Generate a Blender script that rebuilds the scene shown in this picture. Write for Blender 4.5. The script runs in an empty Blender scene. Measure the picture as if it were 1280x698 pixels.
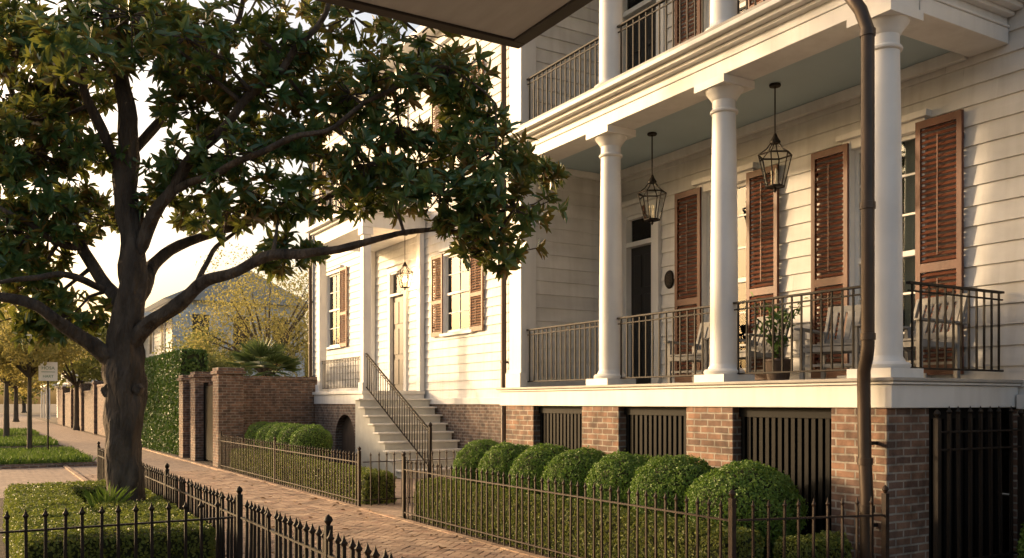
import bpy, math, random
import numpy as np
from mathutils import Vector, Matrix, noise
random.seed(7); rng=np.random.default_rng(7)
scene=bpy.context.scene; col=scene.collection
TH=math.radians(30.98); SN,CS=math.sin(TH),math.cos(TH); FOC=1116.0; EYE=1.65; PI=math.pi
def P(px,py,d):
    u=(px-640)/FOC
    return Vector((d*(SN+CS*u), d*(CS-SN*u), EYE+(503-py)*d/FOC))

# ------------------------------------------------------------ materials
def nt(name):
    m=bpy.data.materials.new(name); m.use_nodes=True
    t=m.node_tree; b=t.nodes['Principled BSDF']; return m,t,b
def N(t,typ,**k):
    n=t.nodes.new(typ)
    for a,b in k.items(): setattr(n,a,b)
    return n
def rgba(c): return (c[0],c[1],c[2],1)
def plain(name,c,rough=.6,var=.15,scale=6,bump=.15,metal=0,stretch=(1,1,1),bscale=None,spec=.5,c2=None,dist=.01,island=0,streak=0):
    m,t,b=nt(name); L=t.links
    tc=N(t,'ShaderNodeTexCoord'); mp=N(t,'ShaderNodeMapping'); mp.inputs['Scale'].default_value=stretch
    L.new(tc.outputs['Object'],mp.inputs['Vector'])
    n=N(t,'ShaderNodeTexNoise'); n.inputs['Scale'].default_value=scale; n.inputs['Detail'].default_value=8
    L.new(mp.outputs['Vector'],n.inputs['Vector'])
    r=N(t,'ShaderNodeValToRGB'); r.color_ramp.elements[0].position=.3; r.color_ramp.elements[1].position=.72
    d=c2 if c2 else tuple(x*(1-var) for x in c)
    r.color_ramp.elements[0].color=rgba(d); r.color_ramp.elements[1].color=rgba(tuple(min(1,x*(1+var*.4)) for x in c))
    L.new(n.outputs['Fac'],r.inputs['Fac']); out=r.outputs['Color']
    if island:
        g=N(t,'ShaderNodeNewGeometry'); mr=N(t,'ShaderNodeMapRange'); mr.inputs['To Min'].default_value=1-island; mr.inputs['To Max'].default_value=1
        L.new(g.outputs['Random Per Island'],mr.inputs['Value']); vm=N(t,'ShaderNodeVectorMath',operation='SCALE'); L.new(out,vm.inputs[0]); L.new(mr.outputs[0],vm.inputs['Scale']); out=vm.outputs[0]
    if streak:
        mp2=N(t,'ShaderNodeMapping'); mp2.inputs['Scale'].default_value=(9,9,.5); L.new(tc.outputs['Object'],mp2.inputs['Vector'])
        ns=N(t,'ShaderNodeTexNoise'); ns.inputs['Scale'].default_value=1.0; ns.inputs['Detail'].default_value=7; L.new(mp2.outputs[0],ns.inputs['Vector'])
        rs=N(t,'ShaderNodeValToRGB'); rs.color_ramp.elements[0].position=.28; rs.color_ramp.elements[0].color=(1-streak,1-streak*1.05,1-streak*1.15,1); rs.color_ramp.elements[1].position=.55
        L.new(ns.outputs['Fac'],rs.inputs['Fac']); mm=N(t,'ShaderNodeMixRGB',blend_type='MULTIPLY'); mm.inputs['Fac'].default_value=1; L.new(out,mm.inputs['Color1']); L.new(rs.outputs[0],mm.inputs['Color2']); out=mm.outputs[0]
    L.new(out,b.inputs['Base Color'])
    b.inputs['Roughness'].default_value=rough; b.inputs['Metallic'].default_value=metal
    b.inputs['Specular IOR Level'].default_value=spec
    if bump:
        n2=N(t,'ShaderNodeTexNoise'); n2.inputs['Scale'].default_value=bscale or scale*6; n2.inputs['Detail'].default_value=6
        L.new(mp.outputs['Vector'],n2.inputs['Vector'])
        bp=N(t,'ShaderNodeBump'); bp.inputs['Strength'].default_value=bump; bp.inputs['Distance'].default_value=dist
        L.new(n2.outputs['Fac'],bp.inputs['Height']); L.new(bp.outputs['Normal'],b.inputs['Normal'])
    return m
def brickmat(name,c1,c2,mort,flat=False,bw=.215,rh=.075,ms=.010,rot=0,grime=.35):
    m,t,b=nt(name); L=t.links
    tc=N(t,'ShaderNodeTexCoord')
    if flat:
        mp=N(t,'ShaderNodeMapping'); mp.inputs['Rotation'].default_value=(0,0,rot)
        L.new(tc.outputs['Object'],mp.inputs['Vector']); vec=mp.outputs['Vector']
    else:
        s=N(t,'ShaderNodeSeparateXYZ'); L.new(tc.outputs['Object'],s.inputs[0])
        a=N(t,'ShaderNodeMath',operation='ADD'); L.new(s.outputs['X'],a.inputs[0]); L.new(s.outputs['Y'],a.inputs[1])
        cb=N(t,'ShaderNodeCombineXYZ'); L.new(a.outputs[0],cb.inputs['X']); L.new(s.outputs['Z'],cb.inputs['Y']); vec=cb.outputs[0]
    nz=N(t,'ShaderNodeTexNoise'); nz.inputs['Scale'].default_value=9; L.new(vec,nz.inputs['Vector'])
    mv=N(t,'ShaderNodeVectorMath',operation='MULTIPLY_ADD'); L.new(nz.outputs['Color'],mv.inputs[0]); mv.inputs[1].default_value=(.010,.010,0); L.new(vec,mv.inputs[2])
    br=N(t,'ShaderNodeTexBrick'); L.new(mv.outputs[0],br.inputs['Vector'])
    br.inputs['Scale'].default_value=1; br.inputs['Brick Width'].default_value=bw; br.inputs['Row Height'].default_value=rh
    br.inputs['Mortar Size'].default_value=ms; br.inputs['Mortar Smooth'].default_value=.25
    br.inputs['Color1'].default_value=rgba(c1); br.inputs['Color2'].default_value=rgba(c2); br.inputs['Mortar'].default_value=rgba(mort)
    n=N(t,'ShaderNodeTexNoise'); n.inputs['Scale'].default_value=7; n.inputs['Detail'].default_value=9; L.new(tc.outputs['Object'],n.inputs['Vector'])
    r=N(t,'ShaderNodeValToRGB'); r.color_ramp.elements[0].position=.32; r.color_ramp.elements[0].color=(1-grime*1.6,1-grime*1.6,1-grime*1.6,1); r.color_ramp.elements[1].position=.62
    L.new(n.outputs['Fac'],r.inputs['Fac'])
    mx=N(t,'ShaderNodeMixRGB',blend_type='MULTIPLY'); mx.inputs['Fac'].default_value=1
    L.new(br.outputs['Color'],mx.inputs['Color1']); L.new(r.outputs['Color'],mx.inputs['Color2']); L.new(mx.outputs[0],b.inputs['Base Color'])
    b.inputs['Roughness'].default_value=.85
    n3=N(t,'ShaderNodeTexNoise'); n3.inputs['Scale'].default_value=45; n3.inputs['Detail'].default_value=5; L.new(tc.outputs['Object'],n3.inputs['Vector'])
    ad=N(t,'ShaderNodeMath',operation='MULTIPLY_ADD'); L.new(n3.outputs['Fac'],ad.inputs[0]); ad.inputs[1].default_value=.45
    iv=N(t,'ShaderNodeMath',operation='SUBTRACT'); iv.inputs[0].default_value=1; L.new(br.outputs['Fac'],iv.inputs[1]); L.new(iv.outputs[0],ad.inputs[2])
    bp=N(t,'ShaderNodeBump'); bp.inputs['Strength'].default_value=.9; bp.inputs['Distance'].default_value=.014
    L.new(ad.outputs[0],bp.inputs['Height']); L.new(bp.outputs['Normal'],b.inputs['Normal'])
    return m
def islandmat(name,cols,rough=.8,bump=.4):
    m,t,b=nt(name); L=t.links
    g=N(t,'ShaderNodeNewGeometry'); r=N(t,'ShaderNodeValToRGB'); e=r.color_ramp.elements
    while len(e)<len(cols): e.new(.5)
    for i,c in enumerate(cols): e[i].position=i/(len(cols)-1); e[i].color=rgba(c)
    L.new(g.outputs['Random Per Island'],r.inputs['Fac'])
    tc=N(t,'ShaderNodeTexCoord'); n=N(t,'ShaderNodeTexNoise'); n.inputs['Scale'].default_value=2.5; n.inputs['Detail'].default_value=10; L.new(tc.outputs['Object'],n.inputs['Vector'])
    r2=N(t,'ShaderNodeValToRGB'); r2.color_ramp.elements[0].position=.3; r2.color_ramp.elements[0].color=(.55,.55,.55,1); r2.color_ramp.elements[1].position=.65
    L.new(n.outputs['Fac'],r2.inputs['Fac'])
    mx=N(t,'ShaderNodeMixRGB',blend_type='MULTIPLY'); mx.inputs['Fac'].default_value=1
    L.new(r.outputs['Color'],mx.inputs['Color1']); L.new(r2.outputs['Color'],mx.inputs['Color2']); L.new(mx.outputs[0],b.inputs['Base Color'])
    b.inputs['Roughness'].default_value=rough
    n3=N(t,'ShaderNodeTexNoise'); n3.inputs['Scale'].default_value=40; n3.inputs['Detail'].default_value=6; L.new(tc.outputs['Object'],n3.inputs['Vector'])
    bp=N(t,'ShaderNodeBump'); bp.inputs['Strength'].default_value=bump; bp.inputs['Distance'].default_value=.01
    L.new(n3.outputs['Fac'],bp.inputs['Height']); L.new(bp.outputs['Normal'],b.inputs['Normal'])
    return m
def leafmat(name,c1,c2,back=None,rough=.45,trans=.25,tcol=None):
    m,t,b=nt(name); L=t.links
    g=N(t,'ShaderNodeNewGeometry'); mx=N(t,'ShaderNodeMixRGB'); mx.inputs['Color1'].default_value=rgba(c1); mx.inputs['Color2'].default_value=rgba(c2)
    L.new(g.outputs['Random Per Island'],mx.inputs['Fac']); out=mx.outputs[0]
    if back:
        gt=N(t,'ShaderNodeMapRange'); gt.inputs['From Min'].default_value=.35; gt.inputs['From Max'].default_value=.75; gt.inputs['To Min'].default_value=.12; gt.inputs['To Max'].default_value=.9
        L.new(g.outputs['Random Per Island'],gt.inputs['Value'])
        mu=N(t,'ShaderNodeMath',operation='MULTIPLY'); L.new(gt.outputs[0],mu.inputs[0]); L.new(g.outputs['Backfacing'],mu.inputs[1])
        bm=N(t,'ShaderNodeMixRGB'); bm.inputs['Color2'].default_value=rgba(back); L.new(out,bm.inputs['Color1']); L.new(mu.outputs[0],bm.inputs['Fac']); out=bm.outputs[0]
    L.new(out,b.inputs['Base Color']); b.inputs['Roughness'].default_value=rough
    tr=N(t,'ShaderNodeBsdfTranslucent')
    if tcol: tr.inputs['Color'].default_value=rgba(tcol)
    else: L.new(out,tr.inputs['Color'])
    ms=N(t,'ShaderNodeMixShader'); ms.inputs['Fac'].default_value=trans
    L.new(b.outputs[0],ms.inputs[1]); L.new(tr.outputs[0],ms.inputs[2]); L.new(ms.outputs[0],t.nodes['Material Output'].inputs['Surface'])
    return m
def glassmat(name,ior=1.5,tint=(.80,.84,.82,1)):
    m,t,b=nt(name); L=t.links
    tr=N(t,'ShaderNodeBsdfTransparent'); tr.inputs['Color'].default_value=tint
    gl=N(t,'ShaderNodeBsdfGlossy'); gl.inputs['Roughness'].default_value=.03
    fr=N(t,'ShaderNodeFresnel'); fr.inputs['IOR'].default_value=ior
    ms=N(t,'ShaderNodeMixShader'); L.new(fr.outputs[0],ms.inputs['Fac']); L.new(tr.outputs[0],ms.inputs[1]); L.new(gl.outputs[0],ms.inputs[2])
    L.new(ms.outputs[0],t.nodes['Material Output'].inputs['Surface']); return m
def emit(name,c,s):
    m,t,b=nt(name); b.inputs['Emission Color'].default_value=rgba(c); b.inputs['Emission Strength'].default_value=s; b.inputs['Base Color'].default_value=rgba(c); return m

M={}
M['white']=plain('white_siding_paint',(.70,.70,.69),.6,.16,1.3,.14,stretch=(1,1,3),bscale=30,island=.12,streak=.12)
M['trim']=plain('white_trim_paint',(.72,.72,.71),.5,.14,1.5,.08,bscale=25,streak=.09)
M['column']=plain('column_paint',(.74,.74,.73),.45,.12,2,.06,bscale=20,streak=.05)
M['ceil']=plain('haint_blue_ceiling_paint',(.40,.52,.58),.5,.08,1.5,.05)
M['deck']=plain('grey_deck_paint',(.36,.34,.31),.55,.3,3,.15)
M['shutter']=plain('rust_brown_shutter_paint',(.135,.045,.022),.5,.35,5,.15,stretch=(1,1,.4))
M['black']=plain('black_door_paint',(.012,.012,.013),.35,.2,4,.05)
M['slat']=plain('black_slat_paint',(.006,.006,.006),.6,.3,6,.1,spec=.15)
M['iron']=plain('dark_iron',(.010,.009,.008),.6,.3,14,.15,spec=.25,c2=(.018,.011,.007))
M['russet']=plain('sunlit_brown_iron',(.042,.024,.015),.6,.5,20,.3,c2=(.018,.012,.009),spec=.3)  # black iron; the sun's warm brown on it is put into the colour
M['copper']=plain('aged_bronze_pipe',(.075,.050,.035),.45,.4,7,.1,metal=.4,stretch=(1,1,.3),c2=(.035,.026,.02))
M['brick']=brickmat('warm_brick',(.31,.175,.115),(.15,.095,.075),(.38,.34,.29),grime=.36,bw=.205,rh=.07)
M['brick2']=brickmat('old_grey_brown_brick',(.24,.155,.115),(.13,.09,.075),(.31,.28,.24),bw=.205,rh=.07)
M['brick3']=brickmat('garden_wall_brick',(.27,.155,.105),(.13,.085,.065),(.31,.27,.23),grime=.36,bw=.205,rh=.07)
M['pave_far']=brickmat('brick_paving_sheet',(.44,.32,.23),(.32,.23,.17),(.24,.19,.15),flat=True,bw=.2,rh=.1,ms=.008,rot=PI/4,grime=.2)
M['pave']=islandmat('paving_bricks',[(.28,.18,.12),(.46,.31,.20),(.36,.24,.16),(.52,.37,.25),(.38,.23,.15)])
M['soil']=plain('mulch_soil',(.08,.055,.035),.95,.6,12,.8,bscale=60,dist=.03)
M['ground']=plain('ground_earth',(.16,.12,.08),.95,.4,2,.4)
M['asphalt']=plain('asphalt',(.06,.058,.055),.9,.3,3,.4,bscale=120)
M['stone']=plain('kerb_stone',(.34,.31,.27),.8,.3,5,.3)
M['bark']=plain('magnolia_bark',(.105,.08,.06),.9,.6,7,1.0,stretch=(1,1,.28),bscale=16,c2=(.025,.019,.015),dist=.12)
M['bark2']=plain('thin_grey_bark',(.10,.08,.06),.9,.5,8,.6,stretch=(1,1,.3))
M['mag']=leafmat('magnolia_leaf',(.030,.085,.032),(.065,.145,.050),(.26,.14,.05),.26,.20,(.34,.36,.06))
M['box']=leafmat('boxwood_leaf',(.085,.17,.024),(.18,.28,.045),None,.5,.3)
M['low']=leafmat('low_hedge_leaf',(.12,.165,.028),(.25,.28,.055),None,.5,.35)
M['ivy']=leafmat('ivy_leaf',(.05,.11,.02),(.11,.18,.035),None,.5,.2)
M['gold']=leafmat('golden_green_leaf',(.26,.24,.065),(.46,.39,.13),None,.6,.5)
M['green']=leafmat('mid_green_leaf',(.17,.19,.05),(.30,.30,.09),None,.6,.45)
M['palm']=leafmat('palm_frond_leaf',(.08,.13,.04),(.16,.21,.06),None,.5,.25)
M['grass']=leafmat('grass_blade',(.10,.17,.025),(.19,.27,.045),None,.6,.3)
M['fallen']=leafmat('fallen_leaf',(.13,.07,.03),(.28,.17,.07),None,.7,.1)
M['core']=plain('shaded_foliage_core',(.035,.045,.015),.95,.4,10,.6)  # solid dark core; shade between the leaves put into its colour
M['glass']=glassmat('window_glass')
M['lglass']=glassmat('thin_lantern_glass',1.12,(.95,.96,.95,1))
M['curtain']=plain('white_curtain',(.70,.67,.61),.9,.1,3,.1)
M['room']=plain('dark_room',(.03,.025,.02),.9,.2,3,0)  # backing behind windows and transoms; unlit room's darkness put into the colour
M['chair']=plain('weathered_grey_chair_paint',(.26,.255,.245),.6,.3,8,.2)
M['roof']=plain('slate_roof',(.10,.095,.09),.8,.3,6,.4)
M['roof2']=plain('pale_metal_roof',(.38,.38,.37),.6,.2,4,.2)
M['soffit']=plain('grey_beige_soffit',(.50,.53,.54),.8,.12,2.5,.12,stretch=(6,1,1))
M['dark']=plain('dark_bronze_fascia',(.022,.018,.015),.5,.3,4,.1)
M['tread']=plain('worn_white_tread',(.76,.74,.69),.6,.15,4,.15,streak=.08)
M['riser']=plain('grey_green_riser',(.50,.50,.46),.6,.15,4,.1)
M['pot']=plain('dark_clay_pot',(.09,.06,.045),.7,.3,7,.2)
M['wood']=plain('old_cellar_wood',(.075,.05,.035),.7,.4,4,.3,stretch=(1,5,.6))
M['greysiding']=plain('pale_grey_siding',(.60,.61,.60),.7,.15,2,.1)
M['sign']=plain('sign_white',(.82,.82,.80),.5,.06,4,0)
M['ink']=plain('sign_green_ink',(.05,.20,.10),.6,.1,4,0)
M['bulb']=emit('warm_bulb',(1,.62,.25),30)
M['candle']=plain('ivory_candle',(.7,.62,.45),.6,.1,4,0)

# ------------------------------------------------------------ builders
def wl(o):
    v=Vector((0,0,0))
    while o is not None: v+=o.location; o=o.parent
    return v
def setp(o,label=None,cat=None,group=None,kind=None):
    if label:o['label']=label
    if cat:o['category']=cat
    if group:o['group']=group
    if kind:o['kind']=kind
    return o
def thing(name,label,cat,loc=(0,0,0),group=None):
    o=bpy.data.objects.new(name,None); col.objects.link(o); o.location=loc; o.empty_display_size=.2
    return setp(o,label,cat,group)
def inst(name,me,parent,loc,rz=0):
    o=bpy.data.objects.new(name,me); col.objects.link(o)
    o.parent=parent; o.location=Vector(loc)-(wl(parent) if parent else Vector((0,0,0))); o.rotation_euler=(0,0,rz); return o
def dup(root,loc,rz,label=None):
    r=root.copy(); col.objects.link(r); r.location=loc; r.rotation_euler=(0,0,rz)
    if label:r['label']=label
    for ch in list(root.children):
        c=ch.copy(); col.objects.link(c); c.parent=r
        for g in ch.children:
            d=g.copy(); col.objects.link(d); d.parent=c
    return r
class MB:
    def __init__(s): s.v=[]; s.f=[]
    def add(s,vs,fs):
        b=len(s.v); s.v+= [tuple(v) for v in vs]; s.f+=[tuple(i+b for i in f) for f in fs]; return s
    def box(s,x0,x1,y0,y1,z0,z1):
        return s.add([(x0,y0,z0),(x1,y0,z0),(x1,y1,z0),(x0,y1,z0),(x0,y0,z1),(x1,y0,z1),(x1,y1,z1),(x0,y1,z1)],
            [(0,3,2,1),(4,5,6,7),(0,1,5,4),(1,2,6,5),(2,3,7,6),(3,0,4,7)])
    def bar(s,p,q,w,h,up=(0,0,1)):
        p=Vector(p);q=Vector(q);d=(q-p).normalized();u=Vector(up)
        if abs(d.dot(u))>.99:u=Vector((0,1,0))
        a=d.cross(u).normalized();b=a.cross(d).normalized();a*=w/2;b*=h/2
        return s.add([p-a-b,p+a-b,p+a+b,p-a+b,q-a-b,q+a-b,q+a+b,q-a+b],[(0,3,2,1),(4,5,6,7),(0,1,5,4),(1,2,6,5),(2,3,7,6),(3,0,4,7)])
    def tube(s,pts,rad,n=8,wob=0):
        pts=[Vector(p) for p in pts]; k=len(pts)
        if not hasattr(rad,'__len__'): rad=[rad]*k
        vs=[];fs=[]; a=None
        for i in range(k):
            d=(pts[min(i+1,k-1)]-pts[max(i-1,0)]).normalized()
            if a is None:
                a=d.cross(Vector((0.3,1,.2))).normalized()
            a=(a-d*a.dot(d)).normalized(); b=d.cross(a)
            for j in range(n):
                t=2*PI*j/n; r=rad[i]
                if wob: r*=1+wob*noise.noise(pts[i]*3+Vector((math.cos(t)*2,math.sin(t)*2,0)))
                vs.append(pts[i]+a*math.cos(t)*r+b*math.sin(t)*r)
        for i in range(k-1):
            for j in range(n):
                fs.append((i*n+j,i*n+(j+1)%n,(i+1)*n+(j+1)%n,(i+1)*n+j))
        fs.append(tuple(reversed(range(n)))); fs.append(tuple((k-1)*n+j for j in range(n)))
        return s.add(vs,fs)
    def lathe(s,prof,cx,cy,n=32,sq=False):
        vs=[];fs=[];k=len(prof)
        for r,z in prof:
            for j in range(n):
                t=2*PI*(j+.5)/n; vs.append((cx+r*math.cos(t),cy+r*math.sin(t),z))
        for i in range(k-1):
            for j in range(n): fs.append((i*n+j,i*n+(j+1)%n,(i+1)*n+(j+1)%n,(i+1)*n+j))
        fs.append(tuple(reversed(range(n)))); fs.append(tuple((k-1)*n+j for j in range(n)))
        return s.add(vs,fs)
    def prism(s,poly,x0,x1):      # poly in (y,z), extruded in x
        n=len(poly)
        vs=[(x0,y,z) for y,z in poly]+[(x1,y,z) for y,z in poly]
        fs=[tuple(range(n)),tuple(reversed(range(n,2*n)))]+[(i,(i+1)%n,n+(i+1)%n,n+i) for i in range(n)]
        return s.add(vs,fs)
    def build(s,name,mat,parent=None,smooth=False,bevel=0,loc=None):
        me=bpy.data.meshes.new(name)
        off=wl(parent) if parent is not None else Vector(loc or (0,0,0))
        me.from_pydata([(v[0]-off.x,v[1]-off.y,v[2]-off.z) for v in s.v],[],s.f); me.update()
        me.materials.append(mat)
        o=bpy.data.objects.new(name,me); col.objects.link(o)
        if parent is not None:o.parent=parent
        elif loc:o.location=loc
        if smooth:
            me.polygons.foreach_set('use_smooth',[True]*len(me.polygons))
            try: me.set_sharp_from_angle(angle=math.radians(40))
            except Exception: pass
        if bevel:
            m=o.modifiers.new('b','BEVEL'); m.width=bevel; m.segments=2; m.limit_method='ANGLE'
        return o
def struct(mb,name,mat,**k): return setp(mb.build(name,mat,**k),kind='structure')

def lap(mb,p0,p1,n,z0,z1,holes=(),h=.2,off=.024):
    p0=Vector(p0);p1=Vector(p1);n=Vector(n);Ln=(p1-p0).length;t=(p1-p0)/Ln
    z=z0; rr=random.Random(int(z0*100+Ln*37))
    while z<z1-1e-4:
        zt=min(z+h,z1)
        js=[]; q0=rr.uniform(1,4)
        while q0<Ln: js.append(q0); q0+=rr.uniform(2.5,4.5)
        cuts=sorted(set([z,zt]+[q for ho in holes for q in (ho[2],ho[3]) if z<q<zt]))
        for a,b in zip(cuts[:-1],cuts[1:]):
            mid=(a+b)/2; iv=[(0,Ln)]
            for s0,s1,za,zb in holes:
                if za<mid<zb:
                    nv=[]
                    for u,v in iv:
                        if s1<=u or s0>=v: nv.append((u,v))
                        else:
                            if s0>u:nv.append((u,s0))
                            if s1<v:nv.append((s1,v))
                    iv=nv
            iv2=[]
            for u,v in iv:
                e=[u]+[j for j in js if u+.3<j<v-.3]+[v]
                iv2+=[(c+(.0015 if i else 0),d) for i,(c,d) in enumerate(zip(e[:-1],e[1:]))]
            oa=off*(1-(a-z)/h); ob=off*(1-(b-z)/h)
            for u,v in iv2:
                A=p0+t*u; B=p0+t*v
                if a==z: mb.add([(*(A+n*oa),a),(*(B+n*oa),a),(*(B+n*ob),b),(*(A+n*ob),b),(*B,a-.001),(*A,a-.001)],[(0,1,2,3),(0,5,4,1)])
                else: mb.add([(*(A+n*oa),a),(*(B+n*oa),a),(*(B+n*ob),b),(*(A+n*ob),b)],[(0,1,2,3)])
        z=zt

def norm(a): return a/np.maximum(np.linalg.norm(a,axis=1,keepdims=True),1e-9)
def leaves(name,Pt,V,Nn,L,W,mat,parent,fold=.12,label=None):
    Pt=np.asarray(Pt,float);V=norm(np.asarray(V,float));Nn=np.asarray(Nn,float)
    Nn=norm(Nn-V*(V*Nn).sum(1,keepdims=True)); Sd=np.cross(V,Nn); k=len(Pt)
    L=np.broadcast_to(np.asarray(L,float).reshape(-1,1),(k,1)); W=np.broadcast_to(np.asarray(W,float).reshape(-1,1),(k,1))
    up=Nn*W*fold*2
    b=Pt; t=Pt+V*L-Nn*L*.12
    r1=Pt+V*L*.32+Sd*W*.5+up; r2=Pt+V*L*.68+Sd*W*.45+up-Nn*L*.04
    l1=Pt+V*L*.32-Sd*W*.5+up; l2=Pt+V*L*.68-Sd*W*.45+up-Nn*L*.04
    vs=np.stack([b,r1,r2,t,l2,l1],1).reshape(-1,3)
    off=wl(parent) if parent is not None else Vector((0,0,0)); vs=vs-np.array(off)
    base=(np.arange(k)*6)[:,None]
    fs=np.concatenate([base+np.array([0,1,2,3]),base+np.array([0,3,4,5])],0)
    me=bpy.data.meshes.new(name); me.from_pydata(vs.tolist(),[],fs.tolist()); me.update(); me.materials.append(mat)
    o=bpy.data.objects.new(name,me); col.objects.link(o)
    if parent is not None:o.parent=parent
    return o
def rnd_leaves(name,Pt,Nr,size,mat,parent,spread=.8,asp=.55):
    k=len(Pt); Nn=norm(Nr+rng.normal(0,spread*.6,(k,3))); V=norm(np.cross(Nn,rng.normal(0,1,(k,3))))
    L=size*rng.uniform(.7,1.3,k)
    return leaves(name,Pt-V*L[:,None]*.5,V,Nn,L,L*asp,mat,parent)

# ------------------------------------------------------------ setting: ground
struct(MB().box(-400,400,-60,900,-.4,-.03),'ground',M['ground'])
struct(MB().box(-12,-.25,-30,400,-.02,-.01),'road',M['asphalt'])
k=MB()
for y in np.arange(-20,120,1.2): k.box(-.25,-.08,y,y+1.19,-.03,.085)
struct(k,'kerb',M['stone'],bevel=.012)
struct(MB().box(-.08,5.1,-8,160,-.02,0),'brick_pavement',M['pave_far'])
struct(MB().box(5.1,9.6,11.75,17.6,-.02,.012),'entry_path',M['pave_far'])
struct(MB().box(5.1,8.6,-6,11.75,-.02,.02),'garden_bed',M['soil'])
struct(MB().box(5.1,9.7,17.6,30,-.02,.02),'side_garden_bed',M['soil'])
# herringbone walk, real bricks
hb=MB(); w=.1; ct,st=math.cos(PI/4),math.sin(PI/4); g=.0035
for i in range(-170,240):
    for j in range(-170,240):
        m4=(i-j)%4
        if m4==0: a,b,c,d=i,j,i+2,j+1
        elif m4==3: a,b,c,d=i,j,i+1,j+2
        else: continue
        cx=(a+c)/2*w;cy=(b+d)/2*w
        X=cx*ct-cy*st+3.5; Y=cx*st+cy*ct+4
        if not(2.0<X<5.0 and 2.2<Y<22): continue
        zt=.024+random.uniform(-.003,.003)+.006*noise.noise(Vector((X*.8,Y*.8,0))); tx=random.uniform(-.012,.012); ty=random.uniform(-.012,.012)
        vs=[]
        for (p,q) in ((a*w+g,b*w+g),(c*w-g,b*w+g),(c*w-g,d*w-g),(a*w+g,d*w-g)):
            vs.append((p*ct-q*st+3.5,p*st+q*ct+4,zt+(p-cx)*tx+(q-cy)*ty))
        lo=[(v[0],v[1],0.001) for v in vs]
        top=[((v[0]-X)*.955+X,(v[1]-Y)*.955+Y,v[2]+.004) for v in vs]
        hb.add(lo+vs+top,[(8,9,10,11)]+[(n_,(n_+1)%4,4+(n_+1)%4,4+n_) for n_ in range(4)]+[(4+n_,4+(n_+1)%4,8+(n_+1)%4,8+n_) for n_ in range(4)])
struct(hb,'herringbone_brick_walk',M['pave'])
bd=MB()
for y in np.arange(2.0,40,.206):
    for x in (1.9,5.0): bd.box(x,x+.1,y,y+.2,0,.036+random.uniform(-.002,.002))
struct(bd,'brick_edging',M['pave'],bevel=.004)
tb=MB().box(.12,1.8,7.55,17.2,-.01,.05); struct(tb,'tree_bed',M['soil'])
n_=420; X=np.where(rng.random(n_)<.55,2.0+np.abs(rng.normal(0,.35,n_)),rng.uniform(2,5,n_)); Y=rng.uniform(3.5,20,n_); az=rng.uniform(0,2*PI,n_)
fl=leaves('fallen_leaves',np.stack([X,Y,np.full(n_,.045)],1),np.stack([np.cos(az),np.sin(az),rng.uniform(-.05,.15,n_)],1),np.stack([rng.normal(0,.25,n_),rng.normal(0,.25,n_),np.ones(n_)],1),rng.uniform(.05,.13,n_),.035,M['fallen'],None)
setp(fl,'brown fallen leaves scattered over the brick walk','fallen leaves',None,'stuff')

# ------------------------------------------------------------ windows, shutters, doors (walls facing -x)
def window(par,x,y0,y1,z0,z1,cols=2,rows=4,head=True,curt=True):
    f=MB(); c=.11
    f.box(x-.055,x+.12,y0-c,y0,z0-.02,z1+c); f.box(x-.055,x+.12,y1,y1+c,z0-.02,z1+c); f.box(x-.053,x+.12,y0,y1,z1,z1+c)
    if head: f.box(x-.11,x,y0-c-.05,y1+c+.05,z1+c,z1+c+.07); 
    f.box(x-.10,x+.12,y0-c-.04,y1+c+.04,z0-.09,z0-.02)
    s=.05; xm=x+.02
    f.box(xm,xm+.05,y0,y0+s,z0-.02,z1); f.box(xm,xm+.05,y1-s,y1,z0-.02,z1); f.box(xm,xm+.05,y0+s,y1-s,z1-s,z1); f.box(xm,xm+.05,y0+s,y1-s,z0-.02,z0+s)
    zm=(z0+z1)/2; f.box(xm-.01,xm+.05,y0+s,y1-s,zm-.03,zm+.03)
    for i in range(1,cols):
        yy=y0+(y1-y0)*i/cols; f.box(xm+.012,xm+.045,yy-.012,yy+.012,z0+s,zm-.03); f.box(xm+.012,xm+.045,yy-.012,yy+.012,zm+.03,z1-s)
    for i in range(1,rows):
        zz=z0+(z1-z0)*i/rows
        if abs(zz-zm)>.08: f.box(xm+.014,xm+.043,y0+s,y1-s,zz-.012,zz+.012)
    o=f.build('window',M['trim'],par,bevel=.004)
    MB().box(xm+.03,xm+.034,y0+.04,y1-.04,z0+.02,z1-.04).build('pane',M['glass'],o)
    if curt:
        cu=MB(); 
        for (a,b) in ((y0+.02,y0+(y1-y0)*.36),(y1-(y1-y0)*.36,y1-.02)):
            vs=[];n_=24
            for i in range(n_+1):
                yy=a+(b-a)*i/n_; xx=x+.2+.02*math.sin(i*1.5)
                vs+= [(xx,yy,z0),(xx,yy,z1)]
            cu.add(vs,[(2*i,2*i+2,2*i+3,2*i+1) for i in range(n_)])
        cu.build('curtain',M['curtain'],o,smooth=True)
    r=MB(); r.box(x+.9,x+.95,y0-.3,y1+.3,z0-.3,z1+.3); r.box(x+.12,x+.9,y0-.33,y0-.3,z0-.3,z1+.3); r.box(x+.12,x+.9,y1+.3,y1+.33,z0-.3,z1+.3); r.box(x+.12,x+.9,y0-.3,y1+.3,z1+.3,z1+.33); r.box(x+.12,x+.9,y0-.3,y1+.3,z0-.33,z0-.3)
    r.build('dark_room_backing',M['room'],o)
    return o
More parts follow.
